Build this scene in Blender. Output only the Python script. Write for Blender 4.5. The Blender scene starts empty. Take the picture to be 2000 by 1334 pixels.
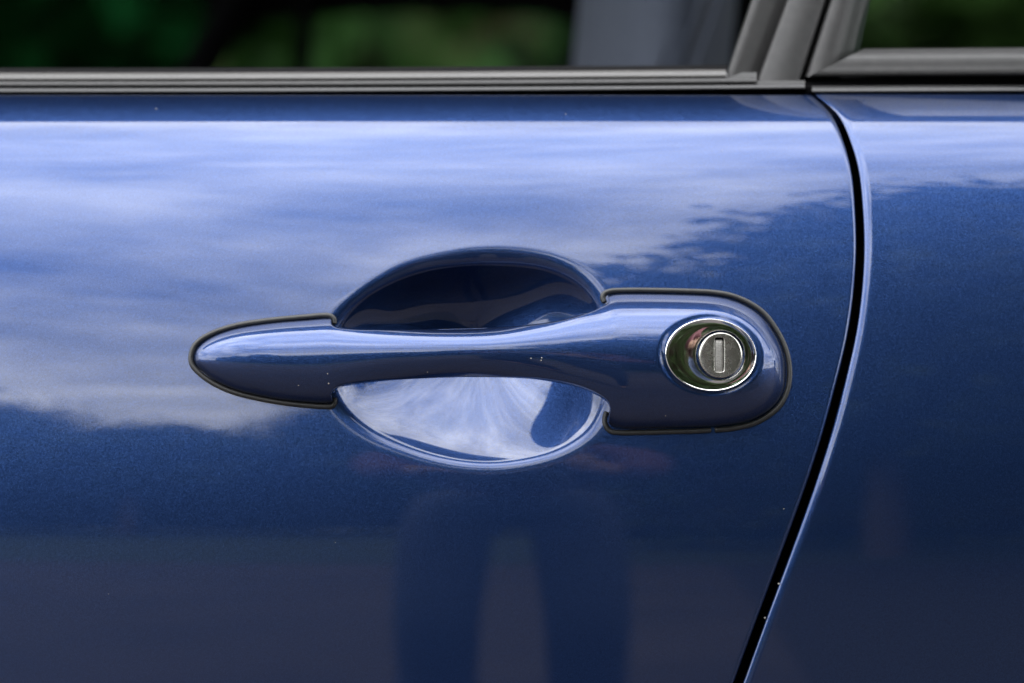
import bpy, bmesh, math, random
import numpy as np
from mathutils import Vector, Matrix

scn = bpy.context.scene
COL = scn.collection
random.seed(7)
rng = np.random.default_rng(11)

# ------------------------------------------------------------------ camera
D0 = 0.95
PITCH = math.radians(6.0)
HZ = 0.88                                   # height of the door handle above the ground
CAMP = np.array([0.0, -D0 * math.cos(PITCH), HZ + D0 * math.sin(PITCH)])
cam_d = bpy.data.cameras.new("camera_view")
cam = bpy.data.objects.new("camera_view", cam_d)
COL.objects.link(cam)
cam.location = CAMP
cam.rotation_euler = (math.radians(90) - PITCH, 0, 0)
cam_d.lens = 90
cam_d.sensor_width = 36
cam_d.clip_start = 0.02
cam_d.clip_end = 800
cam_d.dof.use_dof = True
cam_d.dof.focus_distance = 0.932
cam_d.dof.aperture_fstop = 5.6
scn.camera = cam

# ------------------------------------------------------------------ light
SUN_EL, SUN_AZ = 74.0, 8.0                  # sun high behind thin cloud, slightly beyond the car
GLOW = 0.85
world = bpy.data.worlds.new("World")
scn.world = world
world.use_nodes = True
wt = world.node_tree
for n in list(wt.nodes):
    wt.nodes.remove(n)


def N(t, typ, **kw):
    n = t.nodes.new(typ)
    for k, v in kw.items():
        setattr(n, k, v)
    return n


def ramp(t, stops, interp='LINEAR'):
    r = t.nodes.new('ShaderNodeValToRGB')
    r.color_ramp.interpolation = interp
    e = r.color_ramp.elements
    while len(e) > 1:
        e.remove(e[-1])
    e[0].position = stops[0][0]
    e[0].color = (*stops[0][1], 1) if len(stops[0][1]) == 3 else stops[0][1]
    for p, c in stops[1:]:
        k = e.new(p)
        k.color = (*c, 1)
    return r


sky = N(wt, 'ShaderNodeTexSky', sky_type='NISHITA')
sky.sun_disc = False
sky.sun_elevation = math.radians(SUN_EL)
sky.sun_rotation = math.radians(SUN_AZ)
sky.air_density = 1.0
sky.dust_density = 1.2
tc = N(wt, 'ShaderNodeTexCoord')
sep = N(wt, 'ShaderNodeSeparateXYZ')
wt.links.new(tc.outputs['Generated'], sep.inputs[0])
# flat cloud layer: direction divided by its height gives the place where it meets the layer
zmax = N(wt, 'ShaderNodeMath', operation='MAXIMUM'); zmax.inputs[1].default_value = 0.0
wt.links.new(sep.outputs['Z'], zmax.inputs[0])
zadd = N(wt, 'ShaderNodeMath', operation='ADD'); zadd.inputs[1].default_value = 0.12
wt.links.new(zmax.outputs[0], zadd.inputs[0])
dvx = N(wt, 'ShaderNodeMath', operation='DIVIDE')
dvy = N(wt, 'ShaderNodeMath', operation='DIVIDE')
wt.links.new(sep.outputs['X'], dvx.inputs[0]); wt.links.new(zadd.outputs[0], dvx.inputs[1])
wt.links.new(sep.outputs['Y'], dvy.inputs[0]); wt.links.new(zadd.outputs[0], dvy.inputs[1])
cmb = N(wt, 'ShaderNodeCombineXYZ')
wt.links.new(dvx.outputs[0], cmb.inputs[0]); wt.links.new(dvy.outputs[0], cmb.inputs[1])
cmb.inputs[2].default_value = 3.7
cn = N(wt, 'ShaderNodeTexNoise')
cn.inputs['Scale'].default_value = 1.15
cn.inputs['Lacunarity'].default_value = 2.4
cn.inputs['Detail'].default_value = 9
cn.inputs['Roughness'].default_value = 0.58
cn.inputs['Distortion'].default_value = 0.35
wt.links.new(cmb.outputs[0], cn.inputs['Vector'])
cr = ramp(wt, [(0.33, (0.22,) * 3), (0.44, (0.55,) * 3), (0.56, (1, 1, 1))])
wt.links.new(cn.outputs['Fac'], cr.inputs[0])
# cloud brightness varies too
cn2 = N(wt, 'ShaderNodeTexNoise')
cn2.inputs['Scale'].default_value = 3.6
cn2.inputs['Detail'].default_value = 9
cn2.inputs['Roughness'].default_value = .62
wt.links.new(cmb.outputs[0], cn2.inputs['Vector'])
cc = ramp(wt, [(0.30, (6.5, 6.8, 7.3)), (0.50, (9.2, 9.25, 9.5)), (0.68, (12.9, 12.9, 12.8))])
# ramp colours clamp nothing: they are scaled below
for e in cc.color_ramp.elements:
    e.color = (e.color[0] / 14, e.color[1] / 14, e.color[2] / 14, 1)
wt.links.new(cn2.outputs['Fac'], cc.inputs[0])
csc = N(wt, 'ShaderNodeVectorMath', operation='SCALE'); csc.inputs['Scale'].default_value = 14 * 3.8
wt.links.new(cc.outputs['Color'], csc.inputs[0])
# thin cloud glows round the veiled sun
_sd = (math.sin(math.radians(SUN_AZ)) * math.cos(math.radians(SUN_EL)), math.cos(math.radians(SUN_AZ)) * math.cos(math.radians(SUN_EL)), math.sin(math.radians(SUN_EL)))
dotn = N(wt, 'ShaderNodeVectorMath', operation='DOT_PRODUCT'); dotn.inputs[1].default_value = _sd
wt.links.new(tc.outputs['Generated'], dotn.inputs[0])
dm = N(wt, 'ShaderNodeMath', operation='MAXIMUM'); dm.inputs[1].default_value = 0
wt.links.new(dotn.outputs['Value'], dm.inputs[0])
pw = N(wt, 'ShaderNodeMath', operation='POWER'); pw.inputs[1].default_value = 2.6
wt.links.new(dm.outputs[0], pw.inputs[0])
gma = N(wt, 'ShaderNodeMath', operation='MULTIPLY_ADD'); gma.inputs[1].default_value = GLOW; gma.inputs[2].default_value = 1.0
wt.links.new(pw.outputs[0], gma.inputs[0])
csc2 = N(wt, 'ShaderNodeVectorMath', operation='SCALE')
wt.links.new(csc.outputs[0], csc2.inputs[0]); wt.links.new(gma.outputs[0], csc2.inputs['Scale'])
mx = N(wt, 'ShaderNodeMix', data_type='RGBA')
wt.links.new(cr.outputs['Color'], mx.inputs['Factor'])
wt.links.new(sky.outputs['Color'], mx.inputs['A'])
wt.links.new(csc2.outputs[0], mx.inputs['B'])
bg = N(wt, 'ShaderNodeBackground'); bg.inputs['Strength'].default_value = 0.10
wt.links.new(mx.outputs['Result'], bg.inputs['Color'])
wo = N(wt, 'ShaderNodeOutputWorld')
wt.links.new(bg.outputs[0], wo.inputs[0])

sun_d = bpy.data.lights.new("sun", 'SUN')
sun_d.energy = 0.7
sun_d.angle = math.radians(85)
sun_d.color = (1.0, 0.95, 0.88)
sun = bpy.data.objects.new("sun", sun_d)
COL.objects.link(sun)
saz = math.radians(SUN_AZ)
sdir = Vector((math.sin(saz) * math.cos(math.radians(SUN_EL)), math.cos(saz) * math.cos(math.radians(SUN_EL)), math.sin(math.radians(SUN_EL))))
sun.rotation_euler = sdir.to_track_quat('Z', 'Y').to_euler()

vs = scn.view_settings
vs.view_transform = 'Standard'
vs.look = 'None'
vs.gamma = 1.0
vs.exposure = 0.6
scn.cycles.max_bounces = 8
scn.cycles.sample_clamp_indirect = 8
scn.cycles.caustics_reflective = False
scn.cycles.caustics_refractive = False

# ------------------------------------------------------------------ helpers
FWD = np.array([0, math.cos(PITCH), -math.sin(PITCH)])
UP = np.array([0, math.sin(PITCH), math.cos(PITCH)])


def P(px, py, y):
    """world point seen at photograph pixel (px, py) that lies at world depth y (arrays allowed)"""
    px = np.asarray(px, float); py = np.asarray(py, float); y = np.asarray(y, float)
    a = (px - 1000) / 2000 * 0.4
    b = (667 - py) / 2000 * 0.4
    dy = FWD[1] + b * UP[1]
    dz = FWD[2] + b * UP[2]
    t = (y - CAMP[1]) / dy
    o = np.broadcast_arrays(CAMP[0] + t * a, y, CAMP[2] + t * dz)
    return np.stack(o, -1)


K = 0.00019                                  # metres per photograph pixel at the handle


def pchip(xs, ys):
    xs = np.array(xs, float); ys = np.array(ys, float)
    h = np.diff(xs); d = np.diff(ys) / h
    m = np.zeros_like(xs)
    for i in range(1, len(xs) - 1):
        if d[i - 1] * d[i] > 0:
            w1 = 2 * h[i] + h[i - 1]; w2 = h[i] + 2 * h[i - 1]
            m[i] = (w1 + w2) / (w1 / d[i - 1] + w2 / d[i])
    m[0] = d[0]; m[-1] = d[-1]

    def f(x):
        x = np.asarray(x, float)
        xc = np.clip(x, xs[0], xs[-1])
        i = np.clip(np.searchsorted(xs, xc) - 1, 0, len(xs) - 2)
        t = (xc - xs[i]) / h[i]
        r = (2 * t**3 - 3 * t**2 + 1) * ys[i] + (t**3 - 2 * t**2 + t) * h[i] * m[i] + (-2 * t**3 + 3 * t**2) * ys[i + 1] + (t**3 - t**2) * h[i] * m[i + 1]
        r = r + np.where(x < xs[0], (x - xs[0]) * m[0], 0) + np.where(x > xs[-1], (x - xs[-1]) * m[-1], 0)
        return r
    return f


def cspline(xs, ys):
    """natural cubic spline (smooth second derivative)"""
    xs = np.array(xs, float); ys = np.array(ys, float); n = len(xs)
    h = np.diff(xs)
    A = np.eye(n); b = np.zeros(n)
    for i in range(1, n - 1):
        A[i, i - 1] = h[i - 1]; A[i, i] = 2 * (h[i - 1] + h[i]); A[i, i + 1] = h[i]
        b[i] = 6 * ((ys[i + 1] - ys[i]) / h[i] - (ys[i] - ys[i - 1]) / h[i - 1])
    M = np.linalg.solve(A, b)

    def f(x):
        x = np.asarray(x, float)
        xc = np.clip(x, xs[0], xs[-1])
        i = np.clip(np.searchsorted(xs, xc) - 1, 0, n - 2)
        a = xs[i + 1] - xc; c = xc - xs[i]
        return M[i] * a**3 / (6 * h[i]) + M[i + 1] * c**3 / (6 * h[i]) + (ys[i] / h[i] - M[i] * h[i] / 6) * a + (ys[i + 1] / h[i] - M[i + 1] * h[i] / 6) * c
    return f


def sstep(a, b, x):
    t = np.clip((np.asarray(x, float) - a) / (b - a), 0, 1)
    return t * t * (3 - 2 * t)


def catmull(pts, n=12, closed=False):
    pts = np.array(pts, float)
    out = []
    m = len(pts)
    rngi = range(m) if closed else range(m - 1)
    for i in rngi:
        if closed:
            p0, p1, p2, p3 = pts[(i - 1) % m], pts[i], pts[(i + 1) % m], pts[(i + 2) % m]
        else:
            p1, p2 = pts[i], pts[i + 1]
            p0 = pts[i - 1] if i > 0 else 2 * p1 - p2
            p3 = pts[i + 2] if i + 2 < m else 2 * p2 - p1
        d1 = max(np.linalg.norm(p2 - p1), 1e-9)**0.5
        d0 = max(np.linalg.norm(p1 - p0), 1e-9)**0.5
        d2 = max(np.linalg.norm(p3 - p2), 1e-9)**0.5
        m1 = ((p1 - p0) / d0 - (p2 - p0) / (d0 + d1) + (p2 - p1) / d1) * d1
        m2 = ((p2 - p1) / d1 - (p3 - p1) / (d1 + d2) + (p3 - p2) / d2) * d1
        for k in range(n):
            t = k / n
            out.append((2 * t**3 - 3 * t**2 + 1) * p1 + (t**3 - 2 * t**2 + t) * m1 + (-2 * t**3 + 3 * t**2) * p2 + (t**3 - t**2) * m2)
    if not closed:
        out.append(pts[-1])
    return np.array(out)


def link(name, me, mat, parent=None, smooth=True):
    o = bpy.data.objects.new(name, me)
    COL.objects.link(o)
    if mat:
        me.materials.append(mat)
    if smooth:
        me.shade_smooth()
    if parent:
        o.parent = parent
        o.matrix_parent_inverse = parent.matrix_world.inverted()
    return o


def mesh_np(name, V, F, mat, parent=None, smooth=True):
    V = np.asarray(V, np.float32).reshape(-1, 3); F = np.asarray(F, np.int32)
    me = bpy.data.meshes.new(name)
    k = F.shape[1]
    me.vertices.add(len(V)); me.vertices.foreach_set('co', V.ravel())
    me.loops.add(F.size); me.loops.foreach_set('vertex_index', F.ravel())
    me.polygons.add(len(F))
    me.polygons.foreach_set('loop_start', np.arange(0, F.size, k, dtype=np.int32))
    me.update(calc_edges=True)
    me.validate()
    return link(name, me, mat, parent, smooth)


def gridF(nr, nc, wrap=False, flip=False):
    i = np.arange(nr - 1)[:, None]
    j = np.arange(nc if wrap else nc - 1)[None, :]
    j2 = (j + 1) % nc
    a = i * nc + j; b = i * nc + j2; c = (i + 1) * nc + j2; d = (i + 1) * nc + j
    f = np.stack([a, b, c, d], -1).reshape(-1, 4)
    return f[:, ::-1] if flip else f


def grid(name, A, mat, parent=None, wrap=False, flip=False, smooth=True):
    nr, nc = A.shape[:2]
    return mesh_np(name, A.reshape(-1, 3), gridF(nr, nc, wrap, flip), mat, parent, smooth)


def tube(name, pts, r, mat, parent=None, seg=12, caps=True):
    pts = np.array(pts, float); n = len(pts)
    r = np.broadcast_to(np.asarray(r, float), (n,))
    T = np.gradient(pts, axis=0); T /= np.linalg.norm(T, axis=1)[:, None]
    u = np.cross(T[0], [0, 0, 1.0])
    if np.linalg.norm(u) < 1e-3:
        u = np.cross(T[0], [1.0, 0, 0])
    u /= np.linalg.norm(u)
    R = []
    th = np.linspace(0, 2 * math.pi, seg, endpoint=False)
    for i in range(n):
        u = u - T[i] * np.dot(u, T[i]); u /= np.linalg.norm(u)
        v = np.cross(T[i], u)
        R.append(pts[i] + r[i] * (np.cos(th)[:, None] * u + np.sin(th)[:, None] * v))
    if caps:
        R = [np.repeat(pts[:1], seg, 0) - T[0] * r[0] * .3] + [pts[0] + (R[0] - pts[0]) * .8 - T[0] * r[0] * .15] + R + [pts[-1] + (R[-1] - pts[-1]) * .8 + T[-1] * r[-1] * .15] + [np.repeat(pts[-1:], seg, 0) + T[-1] * r[-1] * .3]
    return grid(name, np.array(R), mat, parent, wrap=True)


def box(name, c, s, mat, parent=None, bev=0.0, rot=None, seg=2):
    bm = bmesh.new()
    bmesh.ops.create_cube(bm, size=1)
    bmesh.ops.scale(bm, vec=s, verts=bm.verts)
    if bev:
        bmesh.ops.bevel(bm, geom=bm.edges[:], offset=bev, segments=seg, profile=0.5, affect='EDGES')
    if rot is not None:
        bmesh.ops.rotate(bm, matrix=Matrix.Rotation(rot[1], 3, rot[0]), verts=bm.verts)
    bmesh.ops.translate(bm, vec=c, verts=bm.verts)
    me = bpy.data.meshes.new(name)
    bm.to_mesh(me); bm.free()
    return link(name, me, mat, parent, smooth=bool(bev))


def empty(name, loc, label, cat, group=None):
    o = bpy.data.objects.new(name, None)
    o.location = loc
    COL.objects.link(o)
    o.empty_display_size = .05
    o['label'] = label; o['category'] = cat
    if group:
        o['group'] = group
    bpy.context.view_layer.update()
    return o


def mat(name, col=(.5, .5, .5), rough=.5, metal=0.0, **kw):
    m = bpy.data.materials.new(name)
    m.use_nodes = True
    b = m.node_tree.nodes['Principled BSDF']
    b.inputs['Base Color'].default_value = (*col, 1)
    b.inputs['Roughness'].default_value = rough
    b.inputs['Metallic'].default_value = metal
    for k, v in kw.items():
        b.inputs[k.replace('_', ' ')].default_value = v
    return m


def noise_mat(name, c1, c2, scale, rough=.6, bump=0.0, bscale=None, detail=5, metal=0.0, stretch=None, **kw):
    m = mat(name, c1, rough, metal, **kw)
    t = m.node_tree; b = t.nodes['Principled BSDF']
    tcn = N(t, 'ShaderNodeTexCoord')
    mp = N(t, 'ShaderNodeMapping')
    if stretch:
        mp.inputs['Scale'].default_value = stretch
    t.links.new(tcn.outputs['Object'], mp.inputs['Vector'])
    n = N(t, 'ShaderNodeTexNoise'); n.inputs['Scale'].default_value = scale; n.inputs['Detail'].default_value = detail
    t.links.new(mp.outputs[0], n.inputs['Vector'])
    r = ramp(t, [(0.3, c1), (0.7, c2)])
    t.links.new(n.outputs['Fac'], r.inputs[0]); t.links.new(r.outputs[0], b.inputs['Base Color'])
    if bump:
        n2 = N(t, 'ShaderNodeTexNoise'); n2.inputs['Scale'].default_value = bscale or scale; n2.inputs['Detail'].default_value = 4
        t.links.new(mp.outputs[0], n2.inputs['Vector'])
        bp = N(t, 'ShaderNodeBump'); bp.inputs['Strength'].default_value = 1.0; bp.inputs['Distance'].default_value = bump
        t.links.new(n2.outputs['Fac'], bp.inputs['Height']); t.links.new(bp.outputs[0], b.inputs['Normal'])
    return m


# ------------------------------------------------------------------ materials
def paint():
    m = mat('blue_metallic_paint', (.045, .13, .45), .37, .95, Coat_Weight=1.0, Coat_Roughness=.012, Coat_IOR=1.55)
    t = m.node_tree; b = t.nodes['Principled BSDF']
    tcn = N(t, 'ShaderNodeTexCoord')
    # metallic flake: tiny tilted platelets under the clear coat
    v = N(t, 'ShaderNodeTexVoronoi'); v.inputs['Scale'].default_value = 5000
    t.links.new(tcn.outputs['Object'], v.inputs['Vector'])
    sub = N(t, 'ShaderNodeVectorMath', operation='SUBTRACT'); sub.inputs[1].default_value = (.5, .5, .5)
    t.links.new(v.outputs['Color'], sub.inputs[0])
    sc = N(t, 'ShaderNodeVectorMath', operation='SCALE'); sc.inputs['Scale'].default_value = .24
    t.links.new(sub.outputs[0], sc.inputs[0])
    ge = N(t, 'ShaderNodeNewGeometry')
    ad = N(t, 'ShaderNodeVectorMath', operation='ADD')
    t.links.new(ge.outputs['Normal'], ad.inputs[0]); t.links.new(sc.outputs[0], ad.inputs[1])
    nm = N(t, 'ShaderNodeVectorMath', operation='NORMALIZE')
    t.links.new(ad.outputs[0], nm.inputs[0]); t.links.new(nm.outputs[0], b.inputs['Normal'])
    # flake tone
    sepc = N(t, 'ShaderNodeSeparateColor'); t.links.new(v.outputs['Color'], sepc.inputs[0])
    rf = ramp(t, [(0, (.0105, .0275, .094)), (.6, (.0138, .0365, .122)), (1, (.019, .050, .158))])
    t.links.new(sepc.outputs[0], rf.inputs[0])
    t.links.new(rf.outputs[0], b.inputs['Base Color'])
    # faint orange peel in the clear coat
    no = N(t, 'ShaderNodeTexNoise'); no.inputs['Scale'].default_value = 260; no.inputs['Detail'].default_value = 2
    t.links.new(tcn.outputs['Object'], no.inputs['Vector'])
    bp = N(t, 'ShaderNodeBump'); bp.inputs['Strength'].default_value = 1; bp.inputs['Distance'].default_value = .0000035
    t.links.new(no.outputs['Fac'], bp.inputs['Height']); t.links.new(bp.outputs[0], b.inputs['Coat Normal'])
    return m


M = {}
M['paint'] = paint()
M['rubber'] = noise_mat('black_rubber', (.012, .012, .012), (.022, .022, .0215), 400, .45, bump=.00002, bscale=900)
M['gloss_trim'] = mat('satin_black_trim', (.03, .03, .031), .3)
M['sky_sheen_trim'] = noise_mat('sky_sheen_trim', (.085, .083, .080), (.11, .107, .103), 60, .34, stretch=(.1, 1, 1))  # base lightened to paint in the sky reflection along the upper rib
M['cladding'] = noise_mat('grained_grey_plastic', (.030, .030, .030), (.040, .039, .039), 300, .5, bump=.00003, bscale=1800)
M['seal'] = noise_mat('flocked_seal', (.004, .004, .0045), (.008, .008, .009), 1500, .95, Specular_IOR_Level=.15, bump=.0002, bscale=2500)
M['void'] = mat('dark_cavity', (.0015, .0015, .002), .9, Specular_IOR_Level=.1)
M['chrome'] = mat('chrome', (.84, .84, .83), .025, 1.0)
M['interior'] = noise_mat('interior_black_cloth', (.0015, .0015, .002), (.003, .003, .0035), 60, .95, Specular_IOR_Level=.05)
M['seat'] = noise_mat('grey_blue_seat_cloth', (.036, .046, .072), (.054, .066, .092), 300, .8, bump=.0004, bscale=700)


def worn_steel():
    m = mat('worn_steel', (.52, .50, .46), .28, 1.0)
    t = m.node_tree; b = t.nodes['Principled BSDF']
    tcn = N(t, 'ShaderNodeTexCoord')
    n = N(t, 'ShaderNodeTexNoise'); n.inputs['Scale'].default_value = 420; n.inputs['Detail'].default_value = 8
    t.links.new(tcn.outputs['Object'], n.inputs['Vector'])
    r = ramp(t, [(.3, (.24,) * 3), (.7, (.29,) * 3)])
    t.links.new(n.outputs['Fac'], r.inputs[0]); t.links.new(r.outputs[0], b.inputs['Roughness'])
    mp = N(t, 'ShaderNodeMapping'); mp.inputs['Scale'].default_value = (1, 1, .07); mp.inputs['Rotation'].default_value = (0, .8, 0)
    t.links.new(tcn.outputs['Object'], mp.inputs['Vector'])
    n2 = N(t, 'ShaderNodeTexNoise'); n2.inputs['Scale'].default_value = 3500; n2.inputs['Detail'].default_value = 3
    t.links.new(mp.outputs[0], n2.inputs['Vector'])
    mp3 = N(t, 'ShaderNodeMapping'); mp3.inputs['Scale'].default_value = (1, 1, .06); mp3.inputs['Rotation'].default_value = (0, -.9, 0)
    t.links.new(tcn.outputs['Object'], mp3.inputs['Vector'])
    n3 = N(t, 'ShaderNodeTexNoise'); n3.inputs['Scale'].default_value = 2500; n3.inputs['Detail'].default_value = 3
    t.links.new(mp3.outputs[0], n3.inputs['Vector'])
    add = N(t, 'ShaderNodeMath', operation='ADD'); t.links.new(n2.outputs['Fac'], add.inputs[0]); t.links.new(n3.outputs['Fac'], add.inputs[1])
    bp = N(t, 'ShaderNodeBump'); bp.inputs['Strength'].default_value = 1; bp.inputs['Distance'].default_value = .0000012
    t.links.new(add.outputs[0], bp.inputs['Height']); t.links.new(bp.outputs[0], b.inputs['Normal'])
    r2 = ramp(t, [(.3, (.48, .47, .44)), (.6, (.52, .51, .47)), (.8, (.56, .55, .51))])
    t.links.new(n.outputs['Fac'], r2.inputs[0]); t.links.new(r2.outputs[0], b.inputs['Base Color'])
    return m


M['steel'] = worn_steel()
M['shutter'] = noise_mat('scuffed_zinc', (.22, .21, .20), (.46, .45, .42), 2600, .5, bump=.00003, bscale=3000, metal=.7)


def glass(name, tint, rough=.0):
    m = bpy.data.materials.new(name); m.use_nodes = True
    t = m.node_tree
    for n in list(t.nodes):
        t.nodes.remove(n)
    o = N(t, 'ShaderNodeOutputMaterial')
    tr = N(t, 'ShaderNodeBsdfTransparent'); tr.inputs[0].default_value = (*tint, 1)
    gl = N(t, 'ShaderNodeBsdfGlossy'); gl.inputs['Roughness'].default_value = .01
    fr = N(t, 'ShaderNodeFresnel'); fr.inputs['IOR'].default_value = 1.45
    mi = N(t, 'ShaderNodeMixShader')
    t.links.new(fr.outputs[0], mi.inputs[0]); t.links.new(tr.outputs[0], mi.inputs[1]); t.links.new(gl.outputs[0], mi.inputs[2])
    t.links.new(mi.outputs[0], o.inputs[0])
    return m


M['glass'] = glass('tinted_glass', (.45, .58, .50))
M['glass_teal'] = glass('teal_tinted_glass', (.12, .30, .28))

# ------------------------------------------------------------------ the setting
def ground():
    m = mat('ground', (.2, .18, .16), .85)
    t = m.node_tree; b = t.nodes['Principled BSDF']
    tcn = N(t, 'ShaderNodeTexCoord')
    n = N(t, 'ShaderNodeTexNoise'); n.inputs['Scale'].default_value = 1.2; n.inputs['Detail'].default_value = 10
    t.links.new(tcn.outputs['Object'], n.inputs['Vector'])
    r = ramp(t, [(.3, (.034, .029, .029)), (.7, (.060, .050, .050))])
    t.links.new(n.outputs['Fac'], r.inputs[0])
    t.links.new(r.outputs[0], b.inputs['Base Color'])
    n2 = N(t, 'ShaderNodeTexNoise'); n2.inputs['Scale'].default_value = 60; n2.inputs['Detail'].default_value = 6
    t.links.new(tcn.outputs['Object'], n2.inputs['Vector'])
    bp = N(t, 'ShaderNodeBump'); bp.inputs['Distance'].default_value = .006
    t.links.new(n2.outputs['Fac'], bp.inputs['Height']); t.links.new(bp.outputs[0], b.inputs['Normal'])
    V = [(-300, -300, 0), (300, -300, 0), (300, 300, 0), (-300, 300, 0)]
    o = mesh_np('ground', V, [[0, 1, 2, 3]], m, smooth=False); o['kind'] = 'structure'
    gm = noise_mat('grass_green', (.022, .040, .014), (.04, .06, .022), 3, .9, bump=.03, bscale=40)
    for i, (x0, y0, x1, y1) in enumerate([(-60, -60, 60, -8.2), (-60, 3.2, 60, 60)]):
        o = mesh_np('lawn', [(x0, y0, .004), (x1, y0, .004), (x1, y1, .004), (x0, y1, .004)], [[0, 1, 2, 3]], gm, smooth=False)
        o['kind'] = 'structure'


ground()
am = noise_mat('shaded_ground', (.012, .012, .012), (.024, .023, .023), 40, .85, bump=.004, bscale=150)  # ground colour darkened to paint in the shade under the trees
o = mesh_np('ground_shade_sheet', [(.50, -1.0, .004), (14, -1.0, .004), (16, -8.0, .004), (1.35, -8.0, .004)], [[0, 3, 2, 1]], am, smooth=False)  # added dark sheet standing in for tree shade on the right-hand ground
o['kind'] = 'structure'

# ------------------------------------------------------------------ the car
car = empty('parked_car', (0, .75, 0), 'blue metallic small car seen close up at the door handle beside its rear quarter', 'car')

# vertical profile of the body side: tilt of the surface (degrees, + looks up) against photograph row
tilt = pchip([150, 186, 195, 215, 232, 245, 270, 300, 340, 400, 470, 540, 640, 740, 820, 930, 1040, 1200, 1334, 1700, 2600, 4200],
             [72, 68, 65, 58, 53.5, 48.5, 43, 37.5, 31.5, 26.5, 23, 20, 16.5, 14, 12, 8, 4.2, .8, -1.4, -5, -10, -12])
_rows = np.arange(140, 4300, 1.0)


def _integrate():
    i0 = int(667 - 140)
    y = np.zeros(len(_rows))
    # move from row to row along the local tangent
    def step(yc, r0, r1):
        p0 = P(1000, r0, yc)
        th = math.radians(float(tilt((r0 + r1) / 2)))
        b = (667 - r1) / 2000 * 0.4
        dy = FWD[1] + b * UP[1]; dz = FWD[2] + b * UP[2]
        # point CAMP + t(dy,dz); (y1-y0) = tan(th)*(z1-z0)
        tt = math.tan(th)
        t = (p0[1] - CAMP[1] - tt * (p0[2] - CAMP[2])) / (dy - tt * dz)
        return CAMP[1] + t * dy
    for i in range(i0, 0, -1):
        y[i - 1] = step(y[i], _rows[i], _rows[i - 1])
    for i in range(i0, len(_rows) - 1):
        y[i + 1] = step(y[i], _rows[i], _rows[i + 1])
    return y


_yrow = _integrate()
RH = 2.1                                     # horizontal radius of the body side


def body_y(px, py):
    x = (np.asarray(px, float) - 1000) * K
    return np.interp(py, _rows, _yrow) + x * x / (2 * RH)


gap_c = cspline([185, 215, 260, 330, 400, 470, 560, 650, 750, 860, 990, 1110, 1210, 1334, 1700, 2300, 3300, 4300],
                [1588, 1622, 1648, 1669, 1677, 1680, 1676, 1664, 1641, 1611, 1568, 1524, 1487, 1442, 1318, 1190, 1120, 1100])


def gap_half(py):
    return np.interp(py, [185, 215, 300, 600, 1000, 1334, 4300], [3.2, 5.9, 6.6, 7.2, 8.2, 8.8, 10])


def gap_slope(py):
    return (gap_c(np.asarray(py) + 3) - gap_c(np.asarray(py) - 3)) / 6.0


# door handle recess (bowl), polar outlines about its centre
BC = (932.0, 672.0)
_in = np.array([(1184, 690), (1172, 775), (1150, 830), (1090, 873), (1020, 893), (945, 900), (860, 888), (780, 860), (715, 822), (672, 775), (655, 705), (668, 640), (712, 588), (790, 545), (880, 523), (975, 520), (1070, 533), (1135, 565), (1172, 615)], float)
_out = np.array([(1215, 690), (1210, 790), (1180, 855), (1110, 903), (1030, 928), (945, 936), (850, 926), (760, 899), (680, 862), (622, 800), (600, 705), (628, 620), (690, 563), (775, 512), (870, 487), (980, 477), (1090, 492), (1160, 528), (1207, 600)], float)


def polar(pts):
    p = catmull(pts, 16, closed=True)
    a = np.arctan2(p[:, 1] - BC[1], p[:, 0] - BC[0]); r = np.hypot(p[:, 0] - BC[0], p[:, 1] - BC[1])
    o = np.argsort(a); a = a[o]; r = r[o]
    aa = np.linspace(-math.pi, math.pi, 720, endpoint=False)
    rr = np.interp(aa, np.r_[a - 2 * math.pi, a, a + 2 * math.pi], np.r_[r, r, r])
    k = np.exp(-0.5 * (np.arange(-24, 25) / 7.0)**2); k /= k.sum()
    rr = np.convolve(np.r_[rr[-24:], rr, rr[:24]], k, 'valid')
    return lambda x: np.interp(x, np.r_[aa, math.pi], np.r_[rr, rr[0]])


Rin, Rout = polar(_in), polar(_out)


def recess(px, py):
    dx = np.asarray(px, float) - BC[0]; dy = np.asarray(py, float) - BC[1]
    a = np.arctan2(dy, dx); r = np.hypot(dx, dy)
    ri, ro = Rin(a), Rout(a)
    w = ro - ri
    s1 = 1.04 - 0.06 * np.cos(a + math.pi / 2) 
    pe = 3.2 - 1.1 * np.cos(a + math.pi / 2)           # slope of the lip where it meets the bowl
    d1 = s1 * w / pe
    t = np.clip((r - ri) / w, 0, 1)
    lip = d1 * (1 - t)**pe
    q = np.clip(r / ri, 0, 1)
    bl = sstep(.1, 1, q)
    qe = np.sqrt((dx / 258.0)**2 + (dy / 194.0)**2 + .012)
    q2 = q * bl + qe * (1 - bl)
    # the pressing is a little shallower towards both handle mounts
    sh = 1 - .20 * np.exp(-((dx - 152) / 80.0)**2) - .12 * np.exp(-((dx + 215) / 60.0)**2)
    bowl = d1 * bl + 13.0 * (1 - bl) + (94.0 * (1 - q2) + 58.0 * (1 - q2**3)) * sh
    return np.where(r >= ri, lip, bowl) * K


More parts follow.
